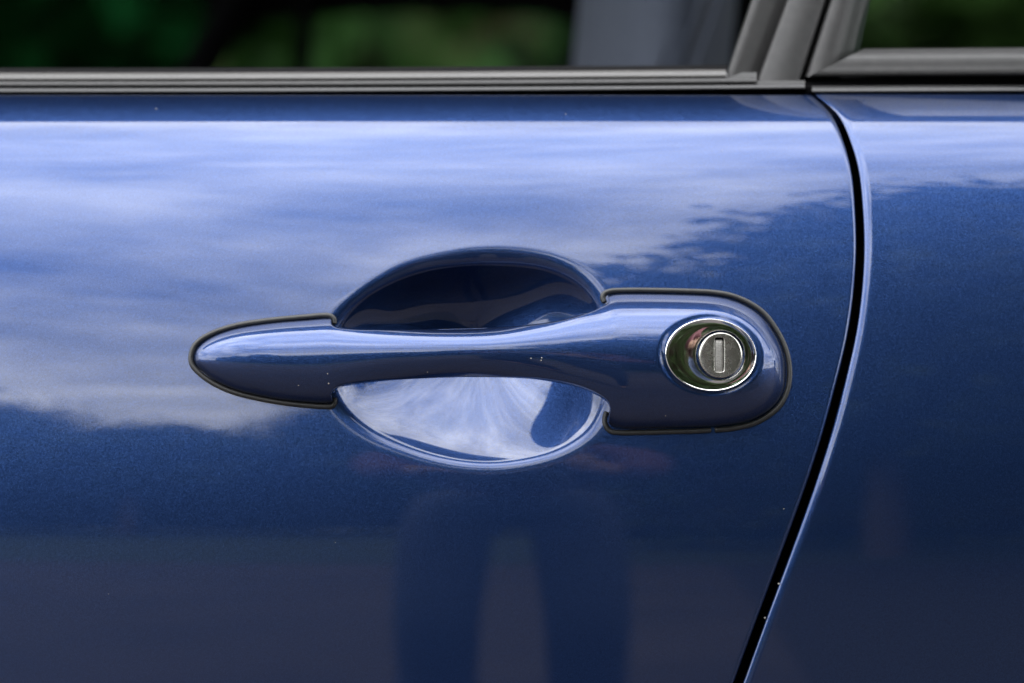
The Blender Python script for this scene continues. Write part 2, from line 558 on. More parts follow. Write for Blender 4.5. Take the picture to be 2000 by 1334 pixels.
def make_door():
    rows = np.r_[np.arange(186, 470, 2.0), np.arange(470, 945, 1.6), np.arange(945, 1345, 4.0), np.arange(1345, 4201, 40.0)]
    uA = np.r_[np.arange(-2600, -100, 60.0), np.arange(-100, 590, 6.0)]
    nB = 560
    uB = np.linspace(0, 1, nB, endpoint=False)
    uC = np.r_[np.arange(60, 14, -3.0), np.arange(14, -.01, -.8)]
    A = []
    for py in rows:
        g = float(gap_c(py)) - float(gap_half(py))
        m = g - 60
        px = np.r_[uA, 590 + uB * (m - 590), g - uC]
        d = g - px
        cosn = 1 / math.sqrt(1 + float(gap_slope(py))**2)
        d = d * cosn
        y = body_y(px, py) + recess(px, py)
        r = 9.0
        dd = np.clip(d, 0, r)
        y = y + (r - np.sqrt(np.maximum(r * r - (r - dd)**2, 0))) * K
        row = P(px, py, y)
        # return flange
        last = row[-1].copy()
        fl = [last + np.array([-k * .15, k, 0]) for k in (.001, .004, .012, .024, .039)]
        A.append(np.vstack([row, fl]))
    A = np.array(A)
    # top edge rolls over and drops behind the moulding
    top = A[0]
    ex = [top + np.array([0, .002, .0002]), top + np.array([0, .0035, -.0015]), top + np.array([0, .004, -.012])]
    A = np.concatenate([np.array(ex[::-1]), A], 0)
    return grid('door_panel', A, M['paint'], car, flip=True)


make_door()


def make_quarter():
    rows = np.r_[np.arange(184, 1345, 3.0), np.arange(1345, 4201, 40.0)]
    A = []
    for py in rows:
        g = float(gap_c(py)) + float(gap_half(py))
        u = np.r_[np.arange(0, 10, .8), np.arange(10, 60, 2.0), np.arange(60, 400, 6.0), np.arange(400, 3000, 50.0)]
        px = g + u
        cosn = 1 / math.sqrt(1 + float(gap_slope(py))**2)
        d = u * cosn
        y = body_y(px, py) - .0002
        r = 19.0
        dd = np.clip(d, 0, r)
        y = y + (r - np.sqrt(np.maximum(r * r - (r - dd)**2, 0))) * K * .5
        row = P(px, py, y)
        f0 = row[0]
        fl = [f0 + np.array([k * .15, k, 0]) for k in (.039, .024, .012, .004, .001)]
        A.append(np.vstack([fl, row]))
    A = np.array(A)
    top = A[0]
    ex = [top + np.array([0, .002, .0002]), top + np.array([0, .0035, -.0015]), top + np.array([0, .004, -.012])]
    A = np.concatenate([np.array(ex[::-1]), A], 0)
    return grid('rear_quarter_panel', A, M['paint'], car, flip=True)


make_quarter()
# dark jamb behind the shut line
rr_ = np.arange(150, 4200, 20.0)
J = np.array([P(np.array([gap_c(r) - 90, gap_c(r) + 90]), r, body_y(np.array([gap_c(r) - 90, gap_c(r) + 90]), r) + .040) for r in rr_])
grid('door_jamb', J, M['void'], car, flip=True)

# ------------------------------------------------------------------ door handle
h_top = [(377, 703), (379, 690), (386, 677), (400, 665), (425, 652), (460, 641), (500, 634), (550, 628), (600, 624), (630, 621.5), (643, 621), (648, 625), (648, 632), (657, 637), (680, 640), (730, 642), (800, 643.5), (870, 643), (940, 641), (1000, 637), (1060, 630), (1110, 620), (1150, 608), (1176, 598), (1188, 591), (1190, 584), (1186, 578), (1193, 574.5), (1215, 573), (1270, 573), (1340, 574.5), (1390, 577), (1425, 583), (1460, 597), (1488, 617), (1510, 645), (1526, 677), (1534, 705), (1536, 735)]
h_bot = [(1536, 735), (1531, 762), (1518, 787), (1497, 806), (1468, 821), (1430, 830), (1380, 834), (1310, 836), (1250, 837), (1210, 836.5), (1196, 834), (1189, 826), (1188, 810), (1189, 797), (1181, 783), (1165, 772), (1130, 758), (1090, 748), (1040, 741), (980, 738), (920, 737), (860, 738), (800, 741), (740, 745.5), (695, 751), (665, 757), (652, 764), (648, 772), (650, 781), (646, 787), (632, 788), (600, 786), (550, 781), (500, 772), (455, 760), (420, 744), (395, 726), (381, 712), (377, 703)]
top_c = catmull(h_top, 10); bot_c = catmull(h_bot, 10)
OUT = np.vstack([top_c[:-1], bot_c[:-1]])
# smooth the outline a little
def smooth_closed(p, s, n=3):
    for _ in range(n):
        p = (1 - s) * p + s * .5 * (np.roll(p, 1, 0) + np.roll(p, -1, 0))
    return p
def resample(p, step):
    q = np.vstack([p, p[:1]])
    L = np.r_[0, np.cumsum(np.linalg.norm(np.diff(q, axis=0), axis=1))]
    s = np.arange(0, L[-1], step)
    return np.stack([np.interp(s, L, q[:, 0]), np.interp(s, L, q[:, 1])], 1)
OUT = smooth_closed(resample(OUT, 2.0), .5, 3)


def seg_dist(Q, poly, closed=True):
    A_ = poly; B_ = np.roll(poly, -1, 0) if closed else poly[1:]
    if not closed:
        A_ = poly[:-1]
    best = np.full(len(Q), 1e9)
    AB = B_ - A_; L2 = (AB**2).sum(1) + 1e-12
    for i in range(0, len(Q), 2000):
        q = Q[i:i + 2000]
        w = q[:, None, :] - A_[None]
        t = np.clip((w * AB[None]).sum(2) / L2[None], 0, 1)
        d = np.linalg.norm(w - t[..., None] * AB[None], axis=2).min(1)
        best[i:i + 2000] = d
    return best


def inside(Q, poly):
    x, y = Q[:, 0], Q[:, 1]
    c = np.zeros(len(Q), bool)
    B_ = np.roll(poly, -1, 0)
    for (x0, y0), (x1, y1) in zip(poly, B_):
        if y0 == y1:
            continue
        k = ((y0 > y) != (y1 > y)) & (x < (x1 - x0) * (y - y0) / (y1 - y0) + x0)
        c ^= k
    return c


mid_f = cspline([360, 450, 560, 680, 800, 950, 1080, 1200, 1320, 1440, 1560], [702, 701, 702, 698, 692, 689, 690, 696, 703, 708, 712])
wid_f = cspline([360, 450, 560, 680, 800, 950, 1080, 1200, 1320, 1440, 1560], [72, 80, 84, 72, 56, 52, 66, 98, 126, 134, 132])
hc_f = cspline([360, 440, 540, 660, 800, 950, 1080, 1200, 1320, 1440, 1560], [60, 63, 68, 78, 90, 99, 101, 100, 98, 97, 98])
rad_f = cspline([360, 450, 560, 680, 800, 950, 1080, 1200, 1320, 1440, 1560], [60, 66, 60, 52, 47, 47, 52, 58, 64, 70, 78])
base_f = lambda x: 46 * sstep(625, 860, x) * (1 - sstep(1000, 1205, x))

LC = (1388.0, 693.0); LA, LB, LROT = 90.0, 71.0, math.radians(4)


def lock_r(px, py):
    dx = px - LC[0]; dy = py - LC[1]
    c, s = math.cos(LROT), math.sin(LROT)
    u = (dx * c + dy * s) / LA; v = (-dx * s + dy * c) / LB
    return np.hypot(u, v)


hull_t = [p for p in h_top if p[0] <= 643 and p[0] < 644][:11] + [(700, 629), (760, 637), (830, 643), (900, 643), (960, 640), (1010, 633), (1070, 617), (1130, 595), (1186, 578.5)] + [p for p in h_top if p[0] > 1192]
hull_b = [p for p in h_bot[:10]] + [(1196, 832), (1120, 796), (1040, 757), (970, 741), (900, 737), (830, 740), (760, 752), (700, 772), (640, 788)] + [p for p in h_bot if p[0] < 635 and p[1] > 700]
HULL = np.vstack([catmull(hull_t, 10)[:-1], catmull(hull_b, 10)[:-1]])
HULL = smooth_closed(resample(HULL, 2.0), .5, 40)


_hi = int(np.argmin(HULL[:, 0])); _hj = int(np.argmax(HULL[:, 0]))
_HR = np.roll(HULL, -_hi, 0); _k = (_hj - _hi) % len(HULL)
_a, _b = _HR[:_k + 1], np.vstack([_HR[_k:], _HR[:1]])
if _a[:, 1].mean() > _b[:, 1].mean():
    _a, _b = _b, _a
_a = _a[np.argsort(_a[:, 0])]; _b = _b[np.argsort(_b[:, 0])]
def hull_up(x): return np.interp(x, _a[:, 0], _a[:, 1])
def hull_dn(x): return np.interp(x, _b[:, 0], _b[:, 1])


def handle_h(px, py, d):
    """height of the handle above the body side, in photograph pixels"""
    md = mid_f(px)
    md = md + (716 - md) * sstep(1440, 1530, px) + (703 - md) * (1 - sstep(380, 450, px))
    up_, dn_ = hull_up(px), hull_dn(px)
    s = np.where(py < md, (py - md) / np.maximum(md - up_, 4), (py - md) / np.maximum(dn_ - md, 4))
    s = np.clip(s, -1, 1)
    core = (hc_f(px) - base_f(px)) * (1 - 0.16 * s)
    tl = np.clip((px - 375.5) / 185, 0, 1); tr = np.clip((1537.5 - px) / 130, 0, 1)
    core = core * np.sqrt(1 - (1 - tl)**2.2) * np.sqrt(1 - (1 - tr)**2.4)
    pw_ = 2.1
    e1 = np.sqrt(np.maximum(1 - np.abs(s)**pw_, 0))
    t2 = np.clip(d / 13.0, 0, 1)
    e2 = np.sqrt(np.maximum(1 - (1 - t2)**2.0, 0))
    e = -np.log(np.exp(-16 * e1) + np.exp(-16 * e2)) / 16 + .043
    e = np.maximum(np.minimum(e, np.minimum(e1, e2)), 0)
    h = core * e
    lr = lock_r(px, py)
    dip = 5.5 * (1 - sstep(1.0, 1.17, lr))
    return h - dip


def handle_surface():
    from mathutils.geometry import delaunay_2d_cdt
    # layers parallel to the edge so the rounding is well resolved, then a fill
    pts = []
    rings = [0, .25, .7, 1.4, 2.4, 3.8, 5.6]
    n = len(OUT)
    T = np.roll(OUT, -1, 0) - np.roll(OUT, 1, 0); T /= np.linalg.norm(T, axis=1)[:, None]
    Nn = np.stack([-T[:, 1], T[:, 0]], 1)
    if not inside(OUT[:1] + Nn[:1] * 2, OUT)[0]:
        Nn = -Nn
    allp = [OUT]
    for rdist in rings[1:]:
        Q = OUT + Nn * rdist
        d = seg_dist(Q, OUT)
        ok = inside(Q, OUT) & (d > rdist * .96)
        allp.append(Q[ok])
    step = 3.0
    gx, gy = np.meshgrid(np.arange(370, 1545, step), np.arange(565, 845, step * .866))
    gx = gx + (np.arange(gy.shape[0]) % 2)[:, None] * step / 2
    Q = np.stack([gx.ravel(), gy.ravel()], 1)
    Q = Q[inside(Q, OUT)]
    Q = Q[seg_dist(Q, OUT) > 7.2]
    allp.append(Q)
    V2 = np.vstack(allp)
    edges = [(i, (i + 1) % n) for i in range(n)]
    vs_, es_, fs_, *_ = delaunay_2d_cdt([Vector((float(a), float(b))) for a, b in V2], edges, [], 1, 1e-4)
    V2 = np.array([(v.x, v.y) for v in vs_])
    F = np.array([f for f in fs_ if len(f) == 3])
    d = seg_dist(V2, OUT)
    d[d < 1e-3] = 0
    px, py = V2[:, 0], V2[:, 1]
    h = handle_h(px, py, d)
    b = base_f(px)
    by = body_y(px, py)
    front = P(px, py, by - (b + h) * K)
    back_t = np.clip(d / 30, 0, 1)
    bk = b - 9 * np.sqrt(np.maximum(1 - (1 - back_t)**2, 0)) - 2
    back = P(px, py, by - bk * K)
    a, bb, c = V2[F[:, 0]], V2[F[:, 1]], V2[F[:, 2]]
    cr_ = (bb[:, 0] - a[:, 0]) * (c[:, 1] - a[:, 1]) - (bb[:, 1] - a[:, 1]) * (c[:, 0] - a[:, 0])
    F[cr_ > 0] = F[cr_ > 0][:, ::-1]          # counter-clockwise as seen by the viewer (rows run down)
    m = len(V2)
    # stitch rims
    rim = np.where(d == 0)[0]
    key = {}
    order = []
    for i in range(n):
        j = rim[np.argmin(((V2[rim] - OUT[i])**2).sum(1))]
        order.append(int(j))
    S = []
    for i in range(n):
        p, q = order[i], order[(i + 1) % n]
        if p != q:
            S.append((p, q, q + m)); S.append((p, q + m, p + m))
    S = np.array(S)
    FF = np.vstack([F, F[:, ::-1] + m, S])
    o = mesh_np('door_handle', np.vstack([front, back]), FF, M['paint'], car)
    bm = bmesh.new(); bm.from_mesh(o.data); bmesh.ops.recalc_face_normals(bm, faces=bm.faces); bm.to_mesh(o.data); bm.free()
    o.data.shade_smooth()
    return o


handle = handle_surface()


def on_handle(px, py, lift=0.0):
    px = np.atleast_1d(np.asarray(px, float)); py = np.atleast_1d(np.asarray(py, float))
    d = seg_dist(np.stack([px, py], 1), OUT)
    h = handle_h(px, py, d) + base_f(px)
    return P(px, py, body_y(px, py) - (h + lift) * K)


# gaskets round the two mounts
def gasket(pts, r=5.4, lift=1.5):
    c = catmull(pts, 10)
    q = P(c[:, 0], c[:, 1], body_y(c[:, 0], c[:, 1]) + recess(c[:, 0], c[:, 1]) * .25 - lift * K)
    rr = np.full(len(c), r * K)
    return tube('gasket', q, rr, M['rubber'], handle, 14)


gasket([(653, 632), (652, 623), (645, 617), (630, 616), (600, 618.5), (550, 623), (500, 629), (460, 636), (424, 647), (397, 660), (381, 674), (374.5, 689), (373, 703), (377, 715), (392, 731), (418, 749), (454, 765), (500, 777), (550, 786), (600, 791.5), (632, 793.5), (648, 793), (653, 787), (653, 778)])
gasket([(1180, 590), (1177, 581), (1181, 573), (1193, 568.5), (1215, 567), (1270, 567), (1340, 568.5), (1391, 571), (1427, 577), (1463, 591.5), (1492, 612), (1515, 642), (1532, 675), (1540, 704), (1542, 736), (1537, 764), (1523, 791), (1501, 811), (1471, 827), (1431, 836.5), (1397, 839.5)])
gasket([(1388, 840), (1350, 842), (1310, 843), (1250, 844.5), (1208, 844.5), (1193, 842), (1184, 833), (1181, 820), (1184, 805)], 5.2)

M['chip'] = noise_mat('pale_grit', (.16, .15, .14), (.3, .29, .27), 900, .8)


def chip(px, py, r, parent, onh):
    if onh:
        c = on_handle([px], [py], .3)[0]
    else:
        c = P(px, py, body_y(px, py) - .00004)
    bm = bmesh.new()
    bmesh.ops.create_icosphere(bm, subdivisions=2, radius=1)
    q = random.Random(int(px * 7 + py))
    for v in bm.verts:
        v.co *= 1 + q.uniform(-.25, .25)
    bmesh.ops.scale(bm, vec=(r * K * q.uniform(.5, 1.0), r * K * .4, r * K * q.uniform(.5, 1.0)), verts=bm.verts)
    bmesh.ops.translate(bm, vec=c, verts=bm.verts)
    me = bpy.data.meshes.new('paint_chip'); bm.to_mesh(me); bm.free()
    return link('paint_chip', me, M['chip'], parent)


for a in [(1037, 700, 2.2), (1058, 699, 2.0), (1057, 704, 1.6), (640, 730, 1.6), (642, 749, 1.8), (583, 753, 1.3), (835, 727, 1.6), (910, 733, 1.2), (1300, 812, 1.2), (655, 632, .1)][:9]:
    chip(*a, handle, True)
door = bpy.data.objects['door_panel']; quarter = bpy.data.objects['rear_quarter_panel']
for a in [(305, 213, 2.0), (1105, 223, 1.8), (1410, 294, 1.2), (1531, 994, 1.5), (870, 250, 1.1), (212, 1160, 1.0), (655, 1060, .9)]:
    chip(*a, door, False)
for a in [(1745, 1055, 1.9), (1521, 1140, 2.2), (1494, 1207, 2.4), (1880, 905, 1.0)]:
    chip(*a, quarter, False)

# ------------------------------------------------------------------ lock
LN = None
pc = on_handle([LC[0]], [LC[1]])[0]
pu = on_handle([LC[0] + 80, LC[0] - 80], [LC[1], LC[1]])
pv = on_handle([LC[0], LC[0]], [LC[1] - 64, LC[1] + 64])
eu = pu[0] - pu[1]; eu /= np.linalg.norm(eu)
ev = pv[0] - pv[1]; ev -= eu * np.dot(ev, eu); ev /= np.linalg.norm(ev)
en = np.cross(eu, ev)
if en[1] > 0:
    en = -en
en = np.array([math.sin(math.radians(1.5)), -math.cos(math.radians(5)), math.sin(math.radians(5))]); en /= np.linalg.norm(en)
LOFF = 6.0 * K


def lockpt(px, py, hgt):
    """point on the lock's own plane seen at pixel (px,py), raised hgt (px units) along its normal"""
    px = np.asarray(px, float); py = np.asarray(py, float)
    q = P(px, py, np.full(px.shape, 0.5))
    dirv = q - CAMP
    o_ = pc + en * LOFF
    t = ((o_ - CAMP) @ en) / (dirv @ en)
    base = CAMP + dirv * t[..., None]
    return base + en * (np.asarray(hgt)[..., None] * K)


def loops(outer, inner, prof):
    """prof: list of (mix outer->inner, height)"""
    A = []
    for u, h in prof:
        p = outer * (1 - u) + inner * u
        A.append(lockpt(p[:, 0], p[:, 1], np.full(len(p), float(h))))
    return np.array(A)


th = np.linspace(0, 2 * math.pi, 128, endpoint=False)
c_, s_ = math.cos(LROT), math.sin(LROT)
def ell(cx, cy, a, b):
    x = a * np.cos(th); y = b * np.sin(th)
    return np.stack([cx + x * c_ - y * s_, cy + x * s_ + y * c_], 1)
EO = ell(LC[0], LC[1], LA, LB)
KC = (1407.0, 693.5)
EI = np.stack([KC[0] + 47.5 * np.cos(th), KC[1] + 48 * np.sin(th)], 1)
prof = [(0, -24), (0, -2), (.015, .8), (.035, 2.0), (.06, 2.5), (.085, 2.2), (.11, 1.4)]
for k in range(1, 25):
    u = .11 + (.93 - .11) * k / 24
    w = k / 24
    prof.append((u, 1.4 - 1.1 * math.sin(math.pi * w * .9) + 0.2 * w))
prof += [(.955, .8), (.975, 1.4), (.99, .8), (1.0, -1.0), (1.0, -12)]
plate = grid('lock_escutcheon', loops(EO, EI, prof), M['chrome'], handle, wrap=True)
# key cylinder with a rounded face and a slot
EC = np.stack([KC[0] + 43.5 * np.cos(th), KC[1] + 44.5 * np.sin(th)], 1)
def rectloop(cx, cy, w, h, r=2.5):
    out = []
    for a in th:
        c, s = math.cos(a), math.sin(a)
        n = 9.0
        k = (abs(c)**n + abs(s)**n)**(-1 / n)
        out.append((cx + w * c * k, cy + h * s * k))
    return np.array(out)
RS = rectloop(1404, 692.5, 9.2, 33.5)
cp = [(0, -14), (0, 1.0), (.015, 3.2), (.045, 5.4), (.09, 6.9), (.15, 7.6), (.25, 7.8), (.45, 7.9), (.7, 7.9), (.9, 7.9), (.975, 7.8), (1, 6.8), (1, 0.2)]
cyl = grid('lock_cylinder', loops(EC, RS, cp), M['steel'], handle, wrap=True)
# shutter in the slot
RS2 = rectloop(1403.7, 694.5, 8.0, 31.3)
C0 = np.repeat(np.array([[1403., 695.]]), len(th), 0)
grid('keyhole_shutter', loops(RS2, C0, [(0, -4), (0, 2.6), (.12, 4.4), (.4, 4.9), (.8, 5.0), (1, 5.0)]), M['shutter'], handle, wrap=True)
C1 = np.repeat(np.array([[1404., 692.5]]), len(th), 0)
dk = grid('keyhole_back', loops(rectloop(1404, 692.5, 10.5, 35), C1, [(0, .1), (.5, .1), (1, .1)]), M['void'], handle, wrap=True)

# ------------------------------------------------------------------ belt mouldings
def strip(name, x0, x1, prof, m, parent, bend=True, n=60, yoff=0.0, endcap=True):
    """prof: list of (row, extra depth behind the body edge in metres); follows the belt line"""
    xs_ = np.linspace(x0, x1, n)
    A = []
    for x in xs_:
        off = -7.0 * (max(x, 0) / 1500.0)**2 if bend else 0.0
        pr = np.array([p[0] for p in prof]) + off
        dy_ = np.array([p[1] for p in prof])
        yb = YB + ((x - 1000) * K)**2 / (2 * RH)
        A.append(P(np.full(len(pr), x), pr, yb + dy_ + yoff))
    return grid(name, np.array(A), m, parent, flip=False)


YB = float(np.interp(186, _rows, _yrow))


def roundprof(ra, rb, y, bulge, lean=.004, n=9):
    out = [(ra, y + .012 + lean)]
    for k in range(n):
        a = math.pi * k / (n - 1)
        r = ra + (rb - ra) * (1 - math.cos(a)) / 2
        out.append((r, y + lean * (rb - r) / (rb - ra) - bulge * math.sin(a)))
    out.append((rb, y + .012))
    return out


belt = bpy.data.objects.new('belt_moulding', None); COL.objects.link(belt); belt.location = (0, YB, 1.0)
belt.parent = car
bpy.context.view_layer.update()
belt.matrix_parent_inverse = car.matrix_world.inverted()
bpy.context.view_layer.update()
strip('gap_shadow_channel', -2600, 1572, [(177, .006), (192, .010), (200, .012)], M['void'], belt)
strip('lower_lip', -2600, 1572, roundprof(172, 181, .0045, .0007, .0012), M['gloss_trim'], belt)
strip('channel', -2600, 1572, [(165, .0085), (174, .0065)], M['rubber'], belt)
strip('middle_rib', -2600, 1478, roundprof(158.5, 168.5, .007, .0009, .0012), M['cladding'], belt)
strip('channel', -2600, 1478, [(148, .0125), (160, .0105)], M['rubber'], belt)
strip('upper_rib', -2600, 1418, roundprof(142, 157, .0095, .0013, .0026), M['sky_sheen_trim'], belt)
strip('wiper_seal', -2600, 1420, [(133, .030), (134, .0205), (136, .0185), (140, .017), (145, .016)], M['seal'], belt)

# rear belt trim under the fixed window
rear = bpy.data.objects.new('rear_window_surround', None); COL.objects.link(rear); rear.location = (.15, YB, 1.0)
rear.parent = car; bpy.context.view_layer.update(); rear.matrix_parent_inverse = car.matrix_world.inverted()
bpy.context.view_layer.update()


def strip2(name, x0, x1, prof, m, parent, slope=-.006, n=40):
    xs_ = np.linspace(x0, x1, n)
    A = []
    for x in xs_:
        off = slope * (x - 1580)
        pr = np.array([p[0] for p in prof]) + off
        dy_ = np.array([p[1] for p in prof])
        yb = YB + ((x - 1000) * K)**2 / (2 * RH)
        A.append(P(np.full(len(pr), x), pr, yb + dy_))
    return grid(name, np.array(A), m, parent)


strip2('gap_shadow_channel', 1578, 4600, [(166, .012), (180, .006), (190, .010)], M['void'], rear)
strip2('lower_lip', 1586, 4600, roundprof(168, 180.5, .002, .0012, .003), M['gloss_trim'], rear, -.004)
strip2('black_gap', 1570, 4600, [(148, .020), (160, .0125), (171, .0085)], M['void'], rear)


# ------------------------------------------------------------------ pillar cladding, leaning faces
LEAN = math.tan(math.radians(11))


def lean_face(name, pb, pt, prof, m, parent, rb=162, rt=-1900, y0=None, n=24):
    """a face between two slanting edges: pb/pt columns at bottom row and at row 0 ; prof gives depth steps (u, dy)"""
    A = []
    yb0 = y0
    for k in range(n):
        s = k / (n - 1)
        r = rb + (rt - rb) * s**1.3
        f = (rb - r) / rb           # 1 at row 0
        row = []
        for u, dy in prof:
            xb = pb[0] + (pb[1] - pb[0]) * u
            xt = pt[0] + (pt[1] - pt[0]) * u
            x = xb + (xt - xb) * f
            z_gain = (rb - r) * K * 1.08
            row.append(P(x, r, yb0 + dy + z_gain * LEAN))
        A.append(row)
    return grid(name, np.array(A), m, parent, flip=True)


pillar = bpy.data.objects.new('pillar_cladding', None); COL.objects.link(pillar); pillar.location = (.09, YB + .02, 1.0)
pillar.parent = car; bpy.context.view_layer.update(); pillar.matrix_parent_inverse = car.matrix_world.inverted()
bpy.context.view_layer.update()
YP = YB + .012
lean_face('window_channel', (1413, 1480), (1468, 1541), [(0, .03), (0, .004), (.03, .0012), (.08, 0), (.3, .0008), (.6, .0022), (.85, .0045), (1, .006)], M['cladding'], pillar, y0=YP)
lean_face('outer_panel', (1477, 1562), (1537, 1614), [(0, .008), (.0, .003), (.03, .0006), (.08, 0), (.5, -.0004), (.9, 0), (.96, .0010), (1, .003), (1, .03)], M['cladding'], pillar, y0=YP)
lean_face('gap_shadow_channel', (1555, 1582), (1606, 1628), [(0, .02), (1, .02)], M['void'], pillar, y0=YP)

# rear window surround: slanting leg and sill
lean_face('frame_leg', (1572, 1668), (1621, 1700), [(0, .03), (0, .004), (.03, .001), (.10, 0), (.35, .0003), (.55, .0015), (.68, .006), (.8, .012), (1, .016)], M['cladding'], rear, rb=150, y0=YP + .001)
prof_s = [(150, .020), (150, .0140), (148, .0118), (144, .0112), (136, .0120), (126, .0125), (117, .0128), (110, .0138), (104, .0160), (100, .0200), (97, .0245), (95, .032)]
A = []
for x in np.linspace(0, 1, 70)**1.6 * 3000:
    rr0 = np.array([p[0] for p in prof_s], float)
    x = 1579 + (150 - rr0) * 2.0 + x
    off = -.006 * (x - 1580)
    rr = rr0 + off
    A.append(P(x, rr, YP - .012 + np.array([p[1] for p in prof_s]) + .0))
grid('frame_sill', np.array(A), M['cladding'], rear, flip=False)


def glass_sheet(name, x0b, x0t, x1, rb, y, m, parent):
    A = []
    for k in range(12):
        s = k / 11
        r = rb + (-1900 - rb) * s
        f = (rb - r) / rb
        x0 = x0b + (x0t - x0b) * f
        A.append(P(np.linspace(x0, x1, 20), r, y + (rb - r) * K * 1.08 * LEAN))
    A = np.array(A)
    B = A + np.array([0, .004, 0])
    o = grid(name, A, m, parent)
    return o


glass_sheet('rear_window_glass', 1660, 1694, 4600, 110, YP + .016, M['glass'], rear)

# ------------------------------------------------------------------ roof, rail, cabin
ZR = float(P(1000, -1900, YP + 2060 * K * LEAN)[2])
YR = YP + 2060 * K * 1.08 * LEAN
zb = 0.98
prof_r = [(YR - .012, ZR - .03), (YR - .022, ZR - .015), (YR - .020, ZR + .005), (YR - .005, ZR + .022), (YR + .05, ZR + .04), (YR + .3, ZR + .07), (YR + .6, ZR + .075)]
prof_r = prof_r + [(1.5 - (y - 0.0), z) for y, z in prof_r[::-1]]
xs_ = np.linspace(-.9, 1.5, 30)
A = np.array([[(x, y, z) for y, z in prof_r] for x in xs_])
grid('roof_panel', A, M['paint'], car)
A = np.array([[(x, YR - .010, ZR - .03), (x, YR + .03, ZR - .05), (x, YR + .05, ZR - .02), (x, YR + .3, ZR + .045), (x, 1.2, ZR + .045), (x, 1.5 - YR + .010, ZR - .03)] for x in xs_])
grid('headliner', A, M['interior'], car, flip=True)
A = np.array([[(x, .10, zb - .03), (x, .13, .3), (x, 1.36, .3), (x, 1.40, zb - .03)] for x in xs_])
grid('cabin_lining', A, M['interior'], car)
# far side of the body
fy = [(1.40, zb - .005), (1.44, zb - .02), (1.47, .85), (1.47, .5), (1.43, .28), (1.2, .2), (.3, .2), (.10, .24)]
grid('far_body_side', np.array([[(x, y, z) for y, z in fy] for x in xs_]), M['paint'], car, flip=True)
box('rear_bulkhead', (1.48, .75, .65), (.03, 1.25, .75), M['interior'], car, .005)
box('front_bulkhead', (-.92, .75, .62), (.03, 1.25, .68), M['interior'], car, .005)

# far window frames, seen through the open window
YF = 1.36
def bar(name, pts, w, m=M['interior'], d=.05, parent=car):
    A = []
    for (x, r) in pts:
        a = P(x - w, r, YF); b = P(x + w, r, YF)
        A.append([a, a + [0, -.01, 0], b + [0, -.01, 0], b, b + [0, d, 0], a + [0, d, 0]])
    return grid(name, np.array(A), m, parent, wrap=True)
bar('far_windscreen_pillar', [(300, 260), (345, 190), (395, 120), (440, 40), (490, -60), (600, -300)], 34)
bar('far_quarterlight_divider', [(583, 220), (588, 130), (594, 60), (600, 10), (600, -100)], 14)
def poly_prism(name, pts, y0, y1, m, parent):
    n = len(pts)
    V = [P(x, r, y0) for x, r in pts]
    W = [v + np.array([0, y1 - y0, 0]) for v in V]
    bm = bmesh.new()
    a = [bm.verts.new(v) for v in V]; b = [bm.verts.new(v) for v in W]
    bm.faces.new(a); bm.faces.new(b[::-1])
    for i in range(n):
        bm.faces.new((a[i], b[i], b[(i + 1) % n], a[(i + 1) % n]))
    bmesh.ops.recalc_face_normals(bm, faces=bm.faces)
    me = bpy.data.meshes.new(name); bm.to_mesh(me); bm.free()
    return link(name, me, m, parent, smooth=False)
poly_prism('far_roof_rail', [(395, 10), (440, 50), (470, 60), (500, 42), (560, 32), (700, 24), (900, 20), (1060, 26), (1120, 45), (1150, 90), (1165, 260), (1500, 260), (1500, -330), (500, -330)], YF, YF + .05, M['interior'], car)
poly_prism('far_side_window', [(420, 240), (470, 20), (1180, 20), (1180, 240)], YF + .060, YF + .064, M['glass'], car)
poly_prism('windscreen', [(-500, 260), (-500, -500), (420, -500), (420, 260)], YF + .070, YF + .074, M['glass_teal'], car)

# front seat, its bolster close behind the pillar
seat = bpy.data.objects.new('front_seat', None); COL.objects.link(seat); seat.location = (.13, .45, .3)
seat.parent = car; bpy.context.view_layer.update(); seat.matrix_parent_inverse = car.matrix_world.inverted()
bpy.context.view_layer.update()
A = []
for z in np.linspace(.35, 1.32, 30):
    x0 = float(P(1312, 60, .42)[0]) + (z - 1.0) * .10
    hw = .046 * (1 - .25 * sstep(1.1, 1.32, z)); row = []
    for a in np.linspace(0, 2 * math.pi, 40, endpoint=False):
        c, s = math.cos(a), math.sin(a)
        k = 1.0
        row.append((x0 + hw * c * k, .62 + .22 * s * k, z))
    A.append(row)
grid('seat_back', np.array(A), M['seat'], seat, wrap=True)
for off in (.010, .020, .030):
    pts = []
    for z in np.linspace(.80, 1.25, 20):
        x0 = float(P(1312, 60, .42)[0]) + (z - 1.0) * .10 + off + (z - 1.0) * .25 - .012
        pts.append((x0, .402, z))
    tube('seam', pts, .0014, M['seat'], seat, 6)

# ------------------------------------------------------------------ trees
def leaf_mat(name, a, b):
    m = noise_mat(name, a, b, 1.3, .55)
    return m


M['leaf'] = leaf_mat('leaf_green', (.022, .050, .013), (.058, .105, .028))
M['leaf2'] = leaf_mat('leaf_bright', (.060, .115, .026), (.12, .21, .05))
M['bark'] = noise_mat('bark', (.05, .038, .028), (.11, .085, .065), 14, .9, bump=.01)


